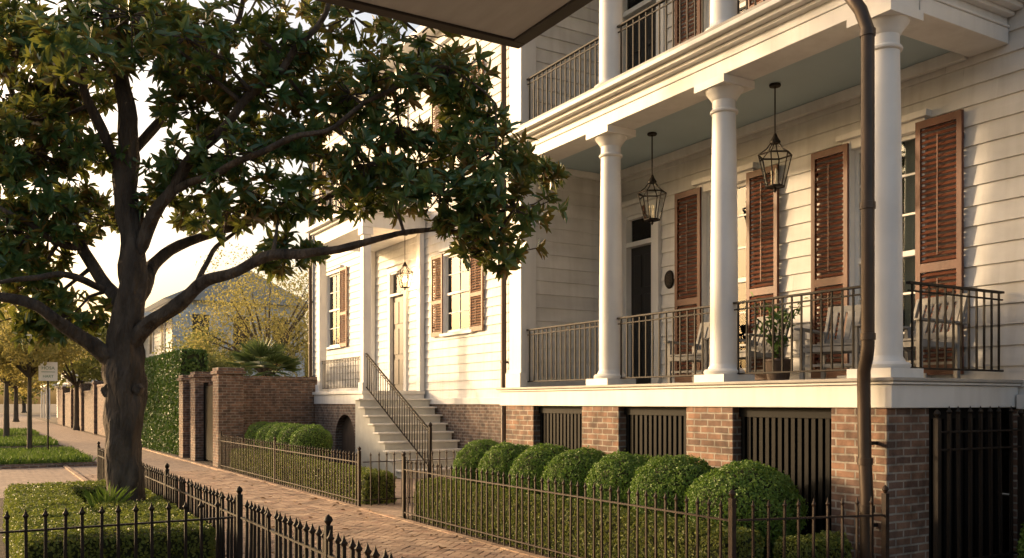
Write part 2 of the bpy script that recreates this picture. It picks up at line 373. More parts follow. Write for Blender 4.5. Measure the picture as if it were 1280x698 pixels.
def shutter(par,x,y0,y1,z0,z1,mat=None):
    s=MB(); xa,xb=x-.085,x-.045; st_=.055
    s.box(xa,xb,y0,y0+st_,z0,z1); s.box(xa,xb,y1-st_,y1,z0,z1)
    zm=z0+(z1-z0)*.42
    for a,b in ((z0,z0+.11),(zm-.045,zm+.045),(z1-.08,z1)): s.box(xa+.001,xb-.001,y0+st_,y1-st_,a,b)
    for a,b in ((z0+.11,zm-.045),(zm+.045,z1-.08)):
        n_=max(2,int((b-a)/.058)); 
        for i in range(n_):
            zc=a+(b-a)*(i+.5)/n_; s.bar((xa+.022,y0+st_,zc),(xa+.022,y1-st_,zc),.045,.009,up=(-.75,0,.66))
    s.bar((xa-.006,(y0+y1)/2,z0+.2),(xa-.006,(y0+y1)/2,zm-.12),.012,.012); s.bar((xa-.006,(y0+y1)/2,zm+.12),(xa-.006,(y0+y1)/2,z1-.18),.012,.012)
    o=s.build('shutter',mat or M['shutter'],par)
    h=MB()
    for zz in (z0+.25,z1-.25):
        h.box(xb+.001,x-.02,y0+.01,y0+.05,zz-.03,zz+.03); h.box(xb+.001,x-.02,y1-.05,y1-.01,zz-.03,zz+.03)
    h.build('hinge',M['iron'],o); return o
def door(par,x,y0,y1,z0,z1,zt,mat):
    f=MB(); c=.16
    f.box(x-.07,x+.1,y0-c,y0,z0,zt+.05); f.box(x-.07,x+.1,y1,y1+c,z0,zt+.05); f.box(x-.068,x+.1,y0,y1,z1,z1+.07)
    f.box(x-.068,x+.1,y0-c,y1+c,zt+.05,zt+.2); f.box(x-.13,x,y0-c-.06,y1+c+.06,zt+.2,zt+.27); f.box(x-.05,x+.05,y0+.001,y1-.001,zt,zt+.05)
    fr=f.build('door_frame',M['trim'],par,bevel=.005)
    MB().box(x+.04,x+.045,y0,y1,z1+.07,zt).build('transom_pane',M['glass'],fr)
    MB().box(x+.3,x+.32,y0-.1,y1+.1,z1,zt+.1).build('dark_room_backing',M['room'],fr)
    d=MB(); d.box(x+.03,x+.08,y0,y1,z0,z1); ym=(y0+y1)/2; H=z1-z0
    for a,b in ((y0+.09,ym-.04),(ym+.04,y1-.09)):
        for za,zb in ((.08,.34),(.39,.66),(.71,.94)):
            d.box(x+.015,x+.03,a,b,z0+H*za,z0+H*zb)
    dd=d.build('door',mat,par,bevel=.006)
    zh=z0+H*.42
    MB().lathe([(.0,zh-.03),(.03,zh-.02),(.035,zh),(.03,zh+.02),(0,zh+.03)],x-.01,y0+.07,12).build('handle',M['copper'],dd,smooth=True)
    return dd
balus={}
def balmesh(h,r=.008):
    if (h,r) not in balus:
        b=MB().box(-r,r,-r,r,0,h); me=bpy.data.meshes.new('baluster'); me.from_pydata(b.v,[],b.f); me.materials.append(M['iron']); balus[(h,r)]=me
    return balus[(h,r)]
def railing(par,p0,p1,h=.84,sp=.115,name='railing'):
    p0=Vector(p0);p1=Vector(p1); m=MB(); up=Vector((0,0,1))
    m.bar(p0+up*h,p1+up*h,.045,.022); m.bar(p0+up*(h-.07),p1+up*(h-.07),.016,.016); m.bar(p0+up*.09,p1+up*.09,.03,.018)
    o=m.build(name,M['iron'],par,bevel=.003)
    hd=(p1-p0); hl=Vector((hd.x,hd.y,0)).length; n_=int(hl/sp); me=balmesh(round(h-.1,2))
    for i in range(n_):
        q=p0+hd*((i+.5)/n_); inst('baluster',me,o,q+up*.095)
    return o
def lattice(par,axis,fixed,a0,a1,z0,z1):
    s=MB(); n_=int((a1-a0)/.08)
    for i in range(n_):
        a=a0+(a1-a0)*(i+.2)/n_; b=a+.046
        if axis=='y': s.box(fixed,fixed+.03,a,b,z0,z1)
        else: s.box(a,b,fixed,fixed+.03,z0,z1)
    if axis=='y':
        s.box(fixed-.012,fixed,a0,a1,z1-.1,z1); s.box(fixed-.012,fixed,a0,a1,z0,z0+.12)
    else:
        s.box(a0,a1,fixed-.012,fixed,z1-.1,z1); s.box(a0,a1,fixed-.012,fixed,z0,z0+.12)
    return s.build('slatted_panel',M['slat'],par)

# ------------------------------------------------------------ main house
H=thing('porch_house','white two storey house with round columned porch and rust brown shutters','house',(8.5,7.5,0))
DZ=1.86; CT=5.08; UF=5.5; YS=4.79; YN=11.2; WX=8.5
winA=(8.24,9.05); winB=(5.85,6.66)
def hole(y0,y1,z0,z1,y_base): return (y0-y_base,y1-y_base,z0,z1)
holes=[hole(winA[0],winA[1],1.95,4.5,1.0),hole(winB[0],winB[1],1.95,4.5,1.0),hole(10.11,10.69,1.86,4.4,1.0)]
UZ=UF+.08
holes+=[hole(winA[0],winA[1],UZ,8.0,1.0),hole(winB[0],winB[1],UZ,8.0,1.0),hole(10.0,10.8,UF,7.9,1.0),hole(2.2,3.1,2.6,4.5,1.0)]
s=MB(); lap(s,(WX,1.0),(WX,YN),(-1,0),1.6,9.3,holes); lap(s,(WX,1.0),(16,1.0),(0,-1),1.6,9.3)
s.box(16,16.1,1,YN,0,9.3)
s.build('siding_wall',M['white'],H)
s=MB(); lap(s,(6.98,YN),(WX,YN),(0,-1),DZ,CT+.05); lap(s,(6.98,YN),(WX,YN),(0,-1),UF+.02,8.9)
s.box(6.95,16,YN+.03,YN+.2,1.6,9.3)
s.build('porch_end_wall',M['white'],H)
for bx_ in ((WX-.05,WX+.15,1.05,YS+.05,0,1.58),(WX+.15,15.9,1.05,1.25,0,1.58),(6.9,15.9,YN+.02,YN+.19,0,1.58)): MB().box(*bx_).build('foundation_wall',M['brick'],H)
s=MB(); s.box(WX-.09,WX+.02,1.0,YS-.02,1.585,1.72); s.box(WX-.05,WX+.06,.97,1.10,1.72,9.3); s.build('base_board',M['trim'],H,bevel=.005)
s=MB()
for z0,z1 in ((DZ,CT),(UF+.02,8.7)):
    s.box(6.80,7.06,YN-.13,YN+.21,z0,z1); s.box(6.76,7.1,YN-.17,YN+.25,z0,z0+.22); s.box(6.76,7.1,YN-.17,YN+.25,z1-.12,z1); s.box(8.36,8.5,YN-.05,YN+.02,z0,z1)
s.build('corner_pilaster',M['trim'],H,bevel=.006)
for (a,b) in ((4.85,5.43),(6.65,7.35),(8.54,9.3),(10.45,11.2)):
    MB().box(6.62,7.2,a,b,0,1.6).build('brick_pier',M['brick'],H,bevel=.01)
for (a,b) in ((5.43,6.65),(7.35,8.54),(9.3,10.45)): lattice(H,'y',6.72,a,b,0.02,1.6)
lattice(H,'x',4.93,7.2,8.4,0.02,1.6)
MB().box(7.3,7.35,5.0,YN,0,1.59).build('crawl_space_shade',M['slat'],H)  # added black sheets standing in for the shade behind the slats
MB().box(7.2,8.4,5.06,5.09,0,1.59).build('crawl_space_shade',M['slat'],H)
for (a,b) in ((5.43,6.65),(7.35,8.54),(9.3,10.45)): MB().box(6.79,7.29,a+.01,b-.01,.022,.03).build('crawl_space_shade_floor',M['slat'],H)  # black sheet on the ground, shade under the deck put into its colour
for y in (5.44,7.36,9.31): MB().box(6.79,7.19,y,y+.01,.03,1.59).build('crawl_space_shade',M['slat'],H)
for y in (6.63,8.52,10.43): MB().box(6.79,7.19,y,y+.01,.03,1.59).build('crawl_space_shade',M['slat'],H)
s=MB(); s.box(6.6,8.48,YS,YN+.15,1.6,1.80); s.build('deck_fascia',M['trim'],H,bevel=.008)
s=MB(); s.box(6.575,8.47,YS-.03,YN+.16,1.803,1.825); s.build('deck_moulding',M['trim'],H,bevel=.004)
s=MB(); s.box(6.55,8.49,YS-.05,YN+.18,1.828,1.86); s.build('porch_deck',M['deck'],H,bevel=.008)
def column(y,z0,z1):
    x=6.9; Hh=z1-z0; r=.15
    pr=[]
    for i in range(15):
        t=i/14; pr.append((r*(1-.17*t**1.8),z0+.17+t*(Hh-.17-.30)))
    zt=z1-.30; rr=pr[-1][0]
    c=MB().lathe(pr,x,y,40).build('porch_column',M['column'],H,smooth=True)
    b=MB(); b.box(x-.225,x+.225,y-.225,y+.225,z0+.001,z0+.085); b.lathe([(.2,z0+.085),(.215,z0+.10),(.218,z0+.12),(.2,z0+.14),(.172,z0+.146),(.168,z0+.16),(.152,z0+.185),(.15,z0+.2)],x,y,40)
    b.build('column_base',M['column'],c,smooth=True)
    k=MB(); k.lathe([(rr,zt-.04),(rr+.022,zt-.03),(rr+.026,zt-.015),(rr+.018,zt),(rr,zt+.01),(rr,zt+.1),(rr+.015,zt+.115),(rr+.02,zt+.13),(rr+.05,zt+.17),(rr+.075,zt+.2),(rr+.08,zt+.215)],x,y,40); k.box(x-.225,x+.225,y-.225,y+.225,zt+.215,zt+.299)
    k.build('column_capital',M['column'],c,smooth=True)
for y in (9.06,7.06,5.08): column(y,DZ,CT); column(y,UF+.01,8.7)
def entab(z0,z1,top):
    e=MB()
    e.box(6.70,7.10,YS+.09,YN+.22,z0,z0+.15); e.box(6.685,7.115,YS+.075,YN+.23,z0+.15,z0+.175); e.box(6.71,7.09,YS+.10,YN+.215,z0+.175,z1-.14)
    e.box(6.64,7.09,YS+.03,YN+.24,z1-.14,z1-.10); e.box(6.56,7.09,YS-.05,YN+.26,z1-.10,z1-.05); e.box(6.48,7.09,YS-.13,YN+.28,z1-.05,z1)
    for (w0,za,zb) in ((.09,z0+.0,z0+.15),(.075,z0+.15,z0+.175),(.10,z0+.175,z1-.14),(.03,z1-.14,z1-.10),(-.05,z1-.10,z1-.05),(-.13,z1-.05,z1)):
        e.box(7.115,8.476,YS+w0,YS+.49,za+.001,zb-.001)
    return e.build('entablature',M['trim'],H,bevel=.006)
entab(CT,UF-.03,None); entab(8.7,9.2,None)
MB().box(6.50,8.47,YS-.11,YN+.2,UF-.028,UF+.012).build('upper_deck',M['deck'],H,bevel=.006)
MB().box(7.09,8.48,YS+.48,YN,CT+.10,CT+.14).build('porch_ceiling',M['ceil'],H)
s=MB(); s.box(8.40,8.475,YS+.5,YN-.03,CT-.02,CT+.098); s.box(7.12,7.16,YS+.5,YN-.03,CT+.04,CT+.098); s.box(7.16,8.40,YN-.09,YN-.03,CT-.0,CT+.098); s.build('ceiling_moulding',M['trim'],H,bevel=.01)
MB().box(7.09,8.48,YS+.48,YN,8.80,8.84).build('upper_porch_ceiling',M['ceil'],H)
s=MB(); s.add([(6.3,.6,9.2),(16.4,.6,9.2),(16.4,YN+.4,9.2),(6.3,YN+.4,9.2),(9.5,3.5,11.5),(13,3.5,11.5),(13,8.5,11.5),(9.5,8.5,11.5)],[(0,3,2,1),(4,5,6,7),(0,1,5,4),(1,2,6,5),(2,3,7,6),(3,0,4,7)]); s.build('roof',M['roof'],H)
for (w0,w1) in (winA,winB):
    window(H,WX,w0,w1,1.97,4.5,2,6); shutter(H,WX,w0-.53,w0-.02,1.93,4.57); shutter(H,WX,w1+.02,w1+.53,1.93,4.57)
    window(H,WX,w0,w1,UZ+.02,8.0,2,6); shutter(H,WX,w0-.53,w0-.02,UZ,8.07); shutter(H,WX,w1+.02,w1+.53,UZ,8.07)
window(H,WX,2.2,3.1,2.62,4.5,2,4); shutter(H,WX,3.13,3.6,2.55,4.57)
door(H,WX,10.11,10.69,DZ,3.98,4.4,M['black']); door(H,WX,10.0,10.8,UF+.012,7.5,7.9,M['black'])
for z,nm in ((DZ,'porch_railing'),(UF+.012,'upper_railing')):
    for a,b in ((5.23,6.91),(7.21,8.91),(9.21,11.05)): railing(H,(6.9,a,z),(6.9,b,z),name=nm)
    railing(H,(7.0,4.92,z),(8.44,4.92,z),name=nm)
p=MB(); n_=24
vs=[(WX-.045,9.76+.085*math.cos(2*PI*i/n_),3.40+.12*math.sin(2*PI*i/n_)) for i in range(n_)]
vs+=[(WX-.02,9.76+.10*math.cos(2*PI*i/n_),3.40+.135*math.sin(2*PI*i/n_)) for i in range(n_)]
p.add(vs,[tuple(range(n_))]+[(i,(i+1)%n_,n_+(i+1)%n_,n_+i) for i in range(n_)])
pq=MB()
for i in range(8): pq.box(WX-.052,WX-.046,9.76-.045+.012*(i%2),9.76+.04,3.32+i*.02,3.327+i*.02)
pl=p.build('house_plaque',M['iron'],H); pq.build('plaque_relief',M['copper'],pl)
# near downspout
D=thing('downspout','dark bronze drainpipe running down in front of the nearest porch column','drainpipe',(6.42,4.93,0))
pp=[(6.60,4.99,8.3),(6.45,5.0,6.0),(6.42,5.02,5.45),(6.34,5.05,5.25),(6.34,5.01,5.1),(6.38,4.93,4.95),(6.42,4.89,4.78),(6.42,4.89,3.2),(6.42,4.89,2.12),(6.43,4.91,2.02),(6.45,4.95,1.92),(6.46,4.96,1.8),(6.46,4.95,1.2),(6.46,4.93,.85),(6.46,4.93,.08)]
MB().tube(pp,.055,14).build('pipe',M['copper'],D,smooth=True)
for z in (4.75,3.3,2.2,1.15,.75):
    q=[Vector(a) for a in pp]; 
    for a,b in zip(q[:-1],q[1:]):
        if b.z<=z<=a.z: c=a.lerp(b,(a.z-z)/(a.z-b.z))
    MB().lathe([(.057,z-.03),(.064,z-.028),(.064,z+.028),(.057,z+.03)],c.x,c.y,16).build('collar',M['copper'],D,smooth=True)
for z in (1.3,.6): MB().box(6.5,6.63,4.94,4.96,z-.015,z+.015).build('bracket',M['iron'],D)

# ------------------------------------------------------------ neighbour house
G=thing('neighbour_house','white clapboard house behind the magnolia with white entry stairs and pillared stoop','house',(9.7,20,0))
NX=9.7; NY0=12.0; NY1=29.2
def nh(a,b,c,d): return (a-NY0,b-NY0,c,d)
hs=[nh(17.93,19.27,3.3,5.16),nh(26.4,27.65,3.4,5.7),nh(21.6,22.5,1.93,5.1),nh(17.93,19.27,7.2,9.2),nh(21.5,22.6,6.9,9.4),nh(26.4,27.65,7.2,9.2),nh(13.5,14.8,3.3,5.16),nh(13.5,14.8,7.2,9.2)]
s=MB(); lap(s,(NX,NY0),(NX,NY1),(-1,0),1.75,10.4,hs); lap(s,(NX,NY0),(16,NY0),(0,-1),1.75,10.4); s.box(NX+.02,16,NY1-.1,NY1,1.7,10.4); s.box(15.9,16,NY0,NY1-.11,0,10.4)
s.build('siding_wall',M['white'],G)
for bx_ in ((NX-.03,NX+.2,NY0,NY1,0,1.6),(NX+.2,15.9,NY0-.02,NY0+.2,0,1.6)): MB().box(*bx_).build('foundation_wall',M['brick2'],G)
s=MB(); s.box(NX-.07,NX+.02,NY0-.03,NY1+.03,1.602,1.75); s.box(NX-.05,NX+.05,NY0-.04,NY0+.14,1.75,10.3); s.box(NX-.05,NX+.05,NY1-.16,NY1+.04,1.75,10.3); s.build('trim_board',M['trim'],G,bevel=.006)
s=MB(); s.box(NX-.1,NX+.1,NY0-.1,NY1+.1,10.3,10.6); s.box(NX-.5,16.3,NY0-.4,NY1+.4,10.6,10.75); s.build('cornice',M['trim'],G,bevel=.01)
s=MB(); s.add([(NX-.5,NY0-.4,10.75),(16.3,NY0-.4,10.75),(16.3,NY1+.4,10.75),(NX-.5,NY1+.4,10.75),(12.5,15,12.8),(13.5,15,12.8),(13.5,26,12.8),(12.5,26,12.8)],[(0,3,2,1),(4,5,6,7),(0,1,5,4),(1,2,6,5),(2,3,7,6),(3,0,4,7)]); s.build('roof',M['roof'],G)
M['shutter2']=plain('sunlit_orange_brown_shutter_paint',(.24,.115,.055),.55,.35,5,.15)  # neighbour's shutters; the sunlit orange is put into the paint colour
for (a,b,c,d) in ((17.93,19.27,3.3,5.16),(26.4,27.65,3.4,5.7),(17.93,19.27,7.2,9.2),(26.4,27.65,7.2,9.2),(13.5,14.8,3.3,5.16),(13.5,14.8,7.2,9.2)):
    window(G,NX,a,b,c+.02,d,2,4); shutter(G,NX,a-.63,a-.03,c-.05,d+.07,M['shutter2']); shutter(G,NX,b+.03,b+.63,c-.05,d+.07,M['shutter2'])
window(G,NX,21.5,22.6,6.92,9.4,2,4)
M['brown']=plain('dark_brown_door_paint',(.035,.02,.013),.45,.3,4,.1)
door(G,NX,21.6,22.5,1.93,4.5,5.1,M['brown'])
# stoop
LZ=1.93; SX=8.0
arch=[(20.3,0),(20.3,1.6),(23.9,1.6),(23.9,0),(22.3,0)]
for i in range(13):
    t=PI*i/12; arch.append((21.6+.7*math.cos(t),.72+.62*math.sin(t)))
arch.append((20.9,0))
s=MB(); s.prism(arch,SX+.02,SX+.3); s.build('stoop_brick_wall',M['brick2'],G)
MB().box(SX+.3,NX-.04,23.6,23.9,0,1.6).build('stoop_brick_wall',M['brick2'],G)
MB().box(SX+.2,SX+.24,20.85,22.35,0,1.4).build('cellar_door',M['wood'],G)
s=MB(); s.box(SX,NX-.08,20.3,23.95,1.602,1.85); s.build('landing_fascia',M['trim'],G,bevel=.006)
MB().box(SX-.04,NX-.075,20.26,23.98,1.852,LZ).build('landing',M['tread'],G,bevel=.006)
for (y) in (20.48,23.7):
    for x in (8.14,):
        c=MB().box(x-.1,x+.1,y-.1,y+.1,LZ,5.9); c.box(x-.14,x+.14,y-.14,y+.14,LZ+.001,LZ+.2); c.box(x-.14,x+.14,y-.14,y+.14,5.72,5.899); c.build('stoop_pillar',M['trim'],G,bevel=.006)
    MB().box(NX-.16,NX-.03,y-.1,y+.1,LZ,5.9).build('stoop_pilaster',M['trim'],G,bevel=.006)
s=MB(); s.box(8.0,NX-.03,20.32,23.86,5.9,6.25); s.box(7.9,NX-.03,20.22,23.96,6.25,6.32); s.box(7.78,NX-.03,20.1,24.08,6.32,6.42); s.build('stoop_entablature',M['trim'],G,bevel=.008)
railing(G,(8.12,20.6,LZ),(8.12,23.6,LZ),name='landing_railing'); railing(G,(8.12,20.6,6.42),(8.12,23.7,6.42),name='balcony_railing')
nr=9; rh=LZ/(nr+1); tr=.30
st0=MB(); top=20.26
for i in range(nr):
    zt=LZ-rh*(i+1); y1=top-tr*i; y0=y1-tr
    st0.box(7.8,9.62,y0+.03,y1+.029,0.013,zt-.036)
st_=st0.build('stairs',M['riser'],G)
for i in range(nr):
    zt=LZ-rh*(i+1); y1=top-tr*i; y0=y1-tr
    MB().box(7.75,9.66,y0-.015,y1+.028,zt-.04,zt).build('tread',M['tread'],st_,bevel=.006)
a=Vector((8.10,20.35,LZ)); b=Vector((8.46,17.6,.16))
railing(G,a,b,.9,.105,name='stair_railing')
n1=MB(); n1.box(b.x-.03,b.x+.03,b.y-.09,b.y-.03,.01,1.12); n1.lathe([(.01,1.1),(.04,1.13),(.048,1.155),(.035,1.19),(.002,1.22)],b.x,b.y-.06,12); n1.build('newel_post',M['iron'],G)
for (y,l) in ((16.3,'slim dark drainpipe on the white wall just left of the porch'),(29.05,'slim dark drainpipe at the far corner of the neighbour house')):
    d=thing('downspout',l,'drainpipe',(NX-.12,y,0)); MB().tube([(NX-.35,y,10.58),(NX-.12,y,10.3),(NX-.12,y,.3),(NX-.2,y,.1)],.06,10).build('pipe',M['copper'],d,smooth=True)
    for z in (2.5,5,7.5,1.4): MB().box(NX-.17,NX-.03,y-.055,y+.055,z-.02,z+.02).build('bracket',M['iron'],d)

# ------------------------------------------------------------ lanterns
def lantern(x,y,ztop,zl,label,s=1.0,lit=False):
    o=thing('hanging_lantern',label,'lantern',(x,y,zl),'hanging lanterns')
    MB().tube([(x,y,ztop),(x,y,zl+.64*s)],.009,6).build('chain',M['iron'],o)
    MB().lathe([(.06*s,ztop-.03),(.065*s,ztop-.015),(.06*s,ztop-.002)],x,y,14).build('ceiling_rose',M['iron'],o,smooth=True)
    f=MB(); a=.185*s;b=.10*s; zt=zl+.40*s; zb=zl+.05*s; k=6; ph=TH
    T=[(x+a*math.cos(2*PI*i/k-ph),y+a*math.sin(2*PI*i/k-ph),zt) for i in range(k)]; B=[(x+b*math.cos(2*PI*i/k-ph),y+b*math.sin(2*PI*i/k-ph),zb) for i in range(k)]
    ap=(x,y,zt+.2*s)
    for i in range(k):
        f.tube([T[i],B[i]],.008*s,6); f.tube([T[i],T[(i+1)%k]],.010*s,6); f.tube([B[i],B[(i+1)%k]],.010*s,6)
        f.tube([T[i],Vector(T[i]).lerp(Vector(ap),.5)-Vector((0,0,.03*s)),Vector(ap)],.007*s,6)
    f.lathe([(.055*s,zt+.13*s),(.06*s,zt+.15*s),(.03*s,zt+.2*s),(.015*s,zt+.24*s)],x,y,12); f.lathe([(.002,zb-.07*s),(.02*s,zb-.045*s),(.012*s,zb-.01*s),(.09*s,zb)],x,y,10)
    f.build('lantern_frame',M['iron'],o)
    g_=MB()
    for i in range(k):
        j=(i+1)%k; g_.add([B[i],B[j],T[j],T[i]],[(0,1,2,3)])
    g_.build('glass_pane',M['lglass'],o)
    for k_,(dx,dy) in enumerate(((.03,0),(-.02,.03),(-.02,-.03))):
        MB().tube([(x+dx*s,y+dy*s,zb+.01),(x+dx*s,y+dy*s,zb+.13*s)],.008*s,8).build('candle',M['candle'],o)
        q=2.2 if lit else 1
        MB().lathe([(.003,zb+.13*s),(.011*s*q,zb+.15*s),(.009*s*q,zb+.18*s),(.001,zb+.2*s*(1+.2*(q-1)))],x+dx*s,y+dy*s,8).build('bulb',M['bulb'] if lit else M['candle'],o)
    return o
lantern(7.6,6.99,CT+.10,3.99,'nearer glass lantern hanging on the porch between the second and third columns')
lantern(7.6,9.09,CT+.10,3.99,'farther glass lantern hanging on the porch near the black front door')
lantern(9.3,20.75,5.9,4.50,'lit lantern hanging over the entry stoop behind the magnolia',1.1,True)
ld=bpy.data.lights.new('lantern_light','POINT'); ld.energy=90; ld.color=(1,.62,.3); ld.shadow_soft_size=.06
lo=bpy.data.objects.new('lantern_light',ld); lo.location=(9.3,20.75,4.78); col.objects.link(lo)

# ------------------------------------------------------------ porch chairs
def chair(label):
    o=thing('porch_chair',label,'chair',(0,0,0),'grey slatted chairs on the porch')
    s=MB()
    for i in range(7): s.bar((-.27,-.24+i*.075,.38-i*.010),(.27,-.24+i*.075,.38-i*.010),.062,.02)
    s.box(-.28,-.25,-.27,.25,.31,.36); s.box(.25,.28,-.27,.25,.31,.36); s.box(-.25,.25,-.27,-.25,.31,.36)
    s.build('seat',M['chair'],o)
    s=MB()
    for i in range(6):
        x=-.21+i*.084; s.bar((x,.22,.34),(x,.38,.78),.06,.016,up=(0,1,0))
    s.bar((-.28,.385,.80),(.28,.385,.80),.03,.075); s.bar((-.28,.25,.44),(.28,.25,.44),.03,.06)
    for x in (-.28,.28): s.bar((x,.21,.30),(x,.39,.83),.035,.035)
    s.build('backrest',M['chair'],o,bevel=.004)
    for x in (-.31,.31):
        s=MB(); s.bar((x,-.30,.56),(x,.32,.54),.09,.022); s.build('armrest',M['chair'],o,bevel=.004)
        for y in (-.25,.24):
            s=MB(); s.bar((x*.93,y,.0),(x*.93,y,.55),.042,.042); s.build('leg',M['chair'],o)
    for y in (-.25,.24):
        s=MB(); s.bar((-.28,y,.17),(.28,y,.17),.025,.025); s.build('stretcher',M['chair'],o)
    return o
c0=chair('grey slatted chair nearest the black front door on the porch'); c0.location=(7.85,8.45,DZ); c0.rotation_euler=(0,0,-PI/2+.15)
dup(c0,(7.85,7.62,DZ),-PI/2-.1,'grey slatted chair behind the middle column beside the tall potted plant')
dup(c0,(7.75,6.25,DZ),-PI/2+.25,'grey slatted chair between the tall potted plant and the nearest column')
dup(c0,(7.8,5.42,DZ),-PI/2-.12,'grey slatted chair at the right end of the porch')
o=thing('potted_plant','tall leafy plant in dark pot on the porch between slatted chairs','plant',(7.55,6.9,DZ))
MB().lathe([(.11,DZ),(.145,DZ+.22),(.155,DZ+.24),(.145,DZ+.26),(.13,DZ+.23)],7.55,6.9,24).build('pot',M['pot'],o,smooth=True)
s=MB(); pts=[]
for i in range(13):
    t=random.uniform(0,2*PI); r=random.uniform(.06,.27); h=random.uniform(.55,1.0)
    a=Vector((7.55,6.9,DZ+.22)); e=a+Vector((r*math.cos(t),r*math.sin(t),h-.2)); mdl=a.lerp(e,.5)+Vector((0,0,.08)); s.tube([a,mdl,e],[.008,.006,.003],5)
    for k_ in range(12):
        q=mdl.lerp(e,k_/11) if k_>3 else a.lerp(mdl,.4+k_*.15)
        pts.append(q)
s.build('stem',M['bark2'],o); pts=np.array(pts)
rnd_leaves('foliage',pts+rng.normal(0,.03,pts.shape),np.tile([[-.2,-.2,.8]],(len(pts),1)),.10,M['ivy'],o,1.2,.32)

# ------------------------------------------------------------ iron fences
pk={}
def picket(h,mat,r=.0085,tip=.07):
    key=(h,mat.name)
    if key not in pk:
        b=MB().box(-r,r,-r,r,0,h-tip); b.lathe([(r*1.1,h-tip),(r*2.3,h-tip+.02),(r*1.2,h-tip+.035),(.001,h)],0,0,6)
        me=bpy.data.meshes.new('picket'); me.from_pydata(b.v,[],b.f); me.materials.append(mat); pk[key]=me
    return pk[key]
def fence(label,p0,p1,h=.85,sp=.13,posts=(0,1),mat=None,post_h=None,r=.0085,name='iron_fence',zb=0.0,rails=None):
    mat=mat or M['russet']; p0=Vector((*p0,zb));p1=Vector((*p1,zb)); o=thing(name,label,'fence' if name!='iron_gate' else 'gate',p0)
    for zr in (rails or (.11,h-.14)):
        MB().bar(p0+Vector((0,0,zr)),p1+Vector((0,0,zr)),.032,.014).build('rail',mat,o)
    Ln=(p1-p0).length; n_=int(Ln/sp); me=picket(h,mat,r)
    for i in range(1,n_):
        q=p0.lerp(p1,i/n_); pi_=inst('picket',me,o,q+Vector((0,0,.02))); pi_.rotation_euler=(random.gauss(0,.006),random.gauss(0,.006),0)
    for t in posts:
        q=p0.lerp(p1,t); ph=post_h or h+.04
        m=MB().box(q.x-.022,q.x+.022,q.y-.022,q.y+.022,zb,zb+ph); m.lathe([(.012,zb+ph),(.016,zb+ph+.012),(.028,zb+ph+.032),(.024,zb+ph+.05),(.002,zb+ph+.07)],q.x,q.y,12); m.build('post',mat,o,smooth=True)
    return o
fence('long sunlit brown iron picket fence along the walk in front of the round boxwoods',(5.14,5.17),(5.14,11.5),posts=(0,1))
fence('short sunlit brown iron fence turning from the walk back to the nearest brick pier',(5.2,5.17),(6.5,4.78),posts=(1,))
fence('sunlit brown iron fence along the walk in front of the stoop garden',(5.14,13.2),(5.14,22.4),posts=(0,.5,1),sp=.14)
fence('short iron fence running back from the walk to the entry stairs',(5.2,13.2),(7.6,13.2),posts=(1,))
fence('black iron picket fence between the walk and the magnolia bed',(1.86,7.46),(1.86,17.3),mat=M['iron'],posts=(0,.33,.66,1),r=.011,sp=.13)
fence('black iron picket fence running toward the camera at the bottom of the picture',(1.86,2.2),(1.86,7.36),mat=M['iron'],posts=(0,.6),r=.011,sp=.115)
fence('black iron cross fence in front of the magnolia hedge',(-.05,7.42),(1.80,7.42),mat=M['iron'],posts=(0,),r=.011,sp=.12)
o=thing('brick_edging_wall','low brick edging at the foot of the cross fence before the magnolia','edging',(0,7.3,0))
MB().box(-.05,2.0,7.1,7.36,0,.17).build('brickwork',M['brick2'],o,bevel=.01)
fence('tall black iron gate with spear tips beside the nearest brick pier',(6.86,4.55),(8.1,4.55),h=1.6,sp=.155,mat=M['iron'],post_h=1.52,r=.012,name='iron_gate',rails=(.15,.3,1.25,1.4))

# ------------------------------------------------------------ hedges & shrubs
def surf_box(n,x0,x1,y0,y1,z0,z1,rd=.07):
    c=np.array([(x0+x1)/2,(y0+y1)/2,(z0+z1)/2]); h=np.array([(x1-x0)/2,(y1-y0)/2,(z1-z0)/2])
    A=[h[1]*h[2],h[1]*h[2],h[0]*h[2],h[0]*h[2],h[0]*h[1]*1.3]; A=np.array(A)/sum(A)
    f=rng.choice(5,n,p=A); q=rng.uniform(-1,1,(n,3)); nr=np.zeros((n,3))
    for i,(ax,sg) in enumerate(((0,-1),(0,1),(1,-1),(1,1),(2,1))):
        m=f==i; q[m,ax]=sg; nr[m,ax]=sg
    p=c+q*h
    ex=np.clip((np.abs(q)*h-(h-rd))/rd,0,1); ex[:,2]=np.where(q[:,2]<0,0,ex[:,2])
    shr=(ex.sum(1)-ex.max(1)); p-=np.sign(q)*ex*shr[:,None]*rd*.45; nr=norm(nr+np.sign(q)*ex*.7)
    bump=np.array([noise.noise(Vector(a)*4) for a in p])[:,None]
    p+=nr*(bump*.024+rng.normal(0,.012,(n,1))); return p,nr
def hedge(name,label,segs,n,size,mat,cat='hedge'):
    x0,_,y0,_,_,_=segs[0]; o=thing(name,label,cat,(x0,y0,0)); core=MB(); PP=[];NN=[]
    def area(s): return 2*((s[1]-s[0])+(s[3]-s[2]))*(s[5]-s[4])+(s[1]-s[0])*(s[3]-s[2])*1.3
    tot=sum(area(s) for s in segs)
    for s in segs:
        k_=int(n*area(s)/tot); p,q=surf_box(k_,*s); PP.append(p);NN.append(q); i=.04
        core.box(s[0]+i,s[1]-i,s[2]+i,s[3]-i,s[4],s[5]-i)
    core.build('shaded_core',M['core'],o); rnd_leaves('foliage',np.vstack(PP),np.vstack(NN),size,mat,o)
    return o
hedge('low_hedge','long low clipped hedge between the picket fence and the round boxwoods',[(5.24,5.72,5.35,11.4,.02,.56)],34000,.030,M['low'])
hedge('low_hedge','low hedge behind the short fence beside the nearest brick pier',[(5.76,6.45,5.05,5.35,.02,.50)],5000,.030,M['low'])
